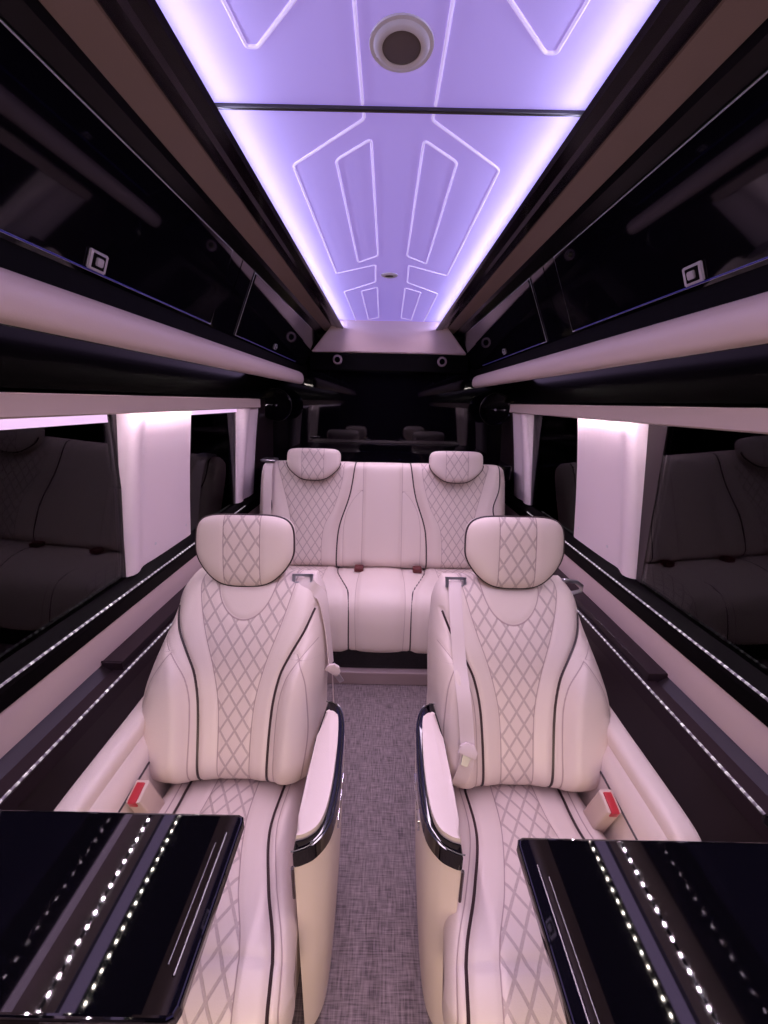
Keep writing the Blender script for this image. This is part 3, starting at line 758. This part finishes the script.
R_ = captain_chair(.333, -1, 'cream quilted captain chair on the right of the aisle, belt draped down its front', -.008, -.011, .010)

def belt(parent, mir, pts, wd, tongue, tdir):
    bm = bmesh.new(); ribbon(bm, [(mir*x, y, z) for x, y, z in dense(pts)], [(mir*a, b, c) for a, b, c in dense(wd)], .034, .0025)
    b = finish(bm, 'seat_belt', M['beltw'], parent, angle=60)
    return b
def bp(x, t, lift=.004):
    p = on_chair(x, t, True, lift); return (x, p.y, p.z)
# right chair: webbing runs down the front of the aisle bolster to a tongue, then to the lap anchor
pts = [bp(.146, .965, .012), bp(.150, .90), bp(.150, .75), bp(.147, .60), bp(.142, .45), bp(.136, .30), bp(.135, .24, .006), bp(.143, .16), bp(.158, .08), bp(.176, .02, .0)]
w = [(1, 0, 0)]*len(pts)
b = belt(R_, -1, pts, w, None, None)
q = Vector(bp(.134, .25, .009))
bm = bmesh.new(); extrude(bm, [(-.022, -.012), (.022, -.012), (.022, .004), (.010, .016), (-.010, .016), (-.022, .004)], 'y', -.004, .004, .002)
bmesh.ops.rotate(bm, verts=bm.verts, cent=(0, 0, 0), matrix=Matrix.Rotation(-.45, 3, 'X') @ Matrix.Rotation(.35, 3, 'Y'))
bmesh.ops.translate(bm, verts=bm.verts, vec=(-q.x, q.y, q.z)); finish(bm, 'belt_tongue', M['beltw'], b)
bm = bmesh.new(); extrude(bm, [(-.008, -.034), (.008, -.034), (.010, -.010), (-.010, -.010)], 'y', -.002, .002)
bmesh.ops.rotate(bm, verts=bm.verts, cent=(0, 0, 0), matrix=Matrix.Rotation(-.45, 3, 'X') @ Matrix.Rotation(.35, 3, 'Y'))
bmesh.ops.translate(bm, verts=bm.verts, vec=(-q.x, q.y, q.z)); finish(bm, 'tongue_plate', M['steel'], b)
# left chair: webbing slides off the shoulder and hangs down the aisle flank
pts = [bp(.146, .965, .012), bp(.170, .925, .010), (.197, .935, .845), (.208, .925, .80), (.216, .915, .74), (.222, .905, .68), (.224, .90, .655)]
w = [(1, 0, 0), (1, 0, -.2), (.8, .5, -.6), (.35, .9, -.1), (.2, 1, 0), (.2, 1, 0), (.2, 1, 0)]
b = belt(L, 1, pts, w, None, None)
bm = bmesh.new(); extrude(bm, [(-.020, -.012), (.020, -.012), (.020, .006), (.008, .018), (-.008, .018), (-.020, .006)], 'y', -.004, .004, .002)
bmesh.ops.rotate(bm, verts=bm.verts, cent=(0, 0, 0), matrix=Matrix.Rotation(.6, 3, 'Y')); bmesh.ops.translate(bm, verts=bm.verts, vec=(.232, .885, .648)); finish(bm, 'belt_tongue', M['beltw'], b)
bm = bmesh.new(); extrude(bm, [(-.007, -.045), (.007, -.045), (.008, -.010), (-.008, -.010)], 'y', -.002, .002)
bmesh.ops.rotate(bm, verts=bm.verts, cent=(0, 0, 0), matrix=Matrix.Rotation(-.55, 3, 'Y')); bmesh.ops.translate(bm, verts=bm.verts, vec=(.232, .885, .648)); finish(bm, 'tongue_plate', M['steel'], b)
bm = bmesh.new(); tube(bm, [(.226, .90, .655), (.228, .905, .56), (.228, .91, .45)], .0018, 6); finish(bm, 'belt_cord', M['beltw'], b)
# hook on the right chair's wall-side shoulder
bm = bmesh.new(); tube(bm, [(.165, .985, .885), (.205, .985, .880), (.222, .985, .868), (.222, .985, .852), (.20, .985, .845), (.165, .985, .85)], .006, 8); finish(bm, 'shoulder_hook', M['steel'], R_)

# ------------------------------------------------------------------ fold-out tables
def table(mir, cx0, y0, y1, label):
    t = thing('folding_table', label, 'table', (mir*.50, (y0+y1)/2, .66), 'fold-out tables'); o = -Vector(t.location)
    x1 = .755
    bm = bmesh.new(); r = .012
    pts = [(mir*x, y) for x, y in ((cx0+r*1.0, y0), (x1, y0), (x1, y1), (cx0+r, y1), (cx0+.3*r, y1-.3*r), (cx0, y1-r), (cx0, y0+r), (cx0+.3*r, y0+.3*r))]
    extrude(bm, pts, 'z', .640, .660, .005, 4)
    bmesh.ops.translate(bm, verts=bm.verts, vec=o); top = finish(bm, 'table_top', M['table'], t, smooth=False)
    ym = (y0+y1)/2; h = (y1-y0)*.30
    bm = bmesh.new(); tube(bm, [(mir*(cx0+.022), ym-h-.01, .6598), (mir*(cx0+.022), ym+h+.015, .6598)], .0022, 8)
    tube(bm, [(mir*(cx0+.034), ym-h, .6598), (mir*(cx0+.034), ym+h, .6598)], .0012, 8)
    bmesh.ops.translate(bm, verts=bm.verts, vec=o); finish(bm, 'grip_groove', M['trough'], top)
    bm = bmesh.new(); box(bm, mir*.70, mir*.763, y0+.03, y1-.03, .46, .642, .005)
    bmesh.ops.translate(bm, verts=bm.verts, vec=o); finish(bm, 'hinge_bracket', M['gloss'], t, smooth=False)
table(-1, .243, .259, .493, 'glossy black fold-out table in the left foreground, in front of the left chair')
table(1, .221, .18, .466, 'glossy black fold-out table in the right foreground, in front of the right chair')
t = tag(pbox('table_latch', M['gloss'], .745, .775, .50, .56, .575, .60, .008), 'small glossy black catch on the right ledge just beyond the right table', 'catch')

# ------------------------------------------------------------------ outside: dark garage
structure(pbox('wall_garage_left', mat('garage wall', (.08, .07, .085), .9), -3.2, -3.1, -4, 6, -.5, 4))
structure(pbox('wall_garage_right', mat('garage wall right', (.40, .40, .37), .9), 3.1, 3.2, -4, 6, -.5, 4))

# ------------------------------------------------------------------ lights
def area(name, loc, target, sx, sy, power, col, along=(0, 1, 0), spread=180):
    l = bpy.data.lights.new(name, 'AREA'); l.shape = 'RECTANGLE'; l.size = sx; l.size_y = sy; l.energy = power; l.color = col; l.spread = math.radians(spread)
    o = bpy.data.objects.new(name, l); COL.objects.link(o)
    z = (Vector(loc)-Vector(target)).normalized(); y = Vector(along); y = (y-z*y.dot(z)).normalized(); x = y.cross(z)
    m = Matrix((x, y, z)).transposed().to_4x4(); m.translation = Vector(loc); o.matrix_world = m
    return o
for s in (-1, 1):
    area('cove_lamp', (s*.342, .85, 1.843), (s*.26, .85, 1.858), .008, 4.0, 3.6, (.55, .51, 1.), spread=180)
    area('ceiling_fill', (s*.30, 1.05, 1.870), (-s*.42, 1.05, .5), .04, 3.4, 9.6, (1., .76, .97), spread=122)  # added fill without a fixture, stands in for light off the bright ceiling
area('dashboard_lamp', (0, -.50, .42), (0, .6, .45), .7, .3, 6., (1., .75, .54), along=(0, 0, 1))

w = bpy.data.worlds.new('night'); SC.world = w; w.use_nodes = True
w.node_tree.nodes['Background'].inputs[0].default_value = (.30, .30, .28, 1); w.node_tree.nodes['Background'].inputs[1].default_value = .09

# ------------------------------------------------------------------ camera
F_PX = 380.
th = math.atan(110/F_PX); rl = math.radians(1.2)
Fw = Vector((0, math.cos(th), -math.sin(th))); U0 = Vector((0, math.sin(th), math.cos(th))); R0 = Vector((1, 0, 0))
Rx = R0*math.cos(rl)+U0*math.sin(rl); Ux = -R0*math.sin(rl)+U0*math.cos(rl)
cam = bpy.data.cameras.new('camera'); co = bpy.data.objects.new('camera', cam); COL.objects.link(co)
mm = Matrix((Rx, Ux, -Fw)).transposed().to_4x4(); mm.translation = Vector((-.012, 0, H)); co.matrix_world = mm
cam.sensor_fit = 'VERTICAL'; cam.sensor_height = 36.; cam.lens = F_PX/1024*36.; cam.clip_start = .02
SC.camera = co
SC.view_settings.view_transform = 'Standard'; SC.view_settings.look = 'None'; SC.view_settings.exposure = 0.; SC.view_settings.gamma = 1.
cy_ = SC.cycles
cy_.use_denoising = True; cy_.max_bounces = 8; cy_.diffuse_bounces = 4; cy_.glossy_bounces = 4; cy_.transparent_max_bounces = 8
cy_.sample_clamp_indirect = 3.; cy_.sample_clamp_direct = 0.; cy_.caustics_reflective = False; cy_.caustics_refractive = False
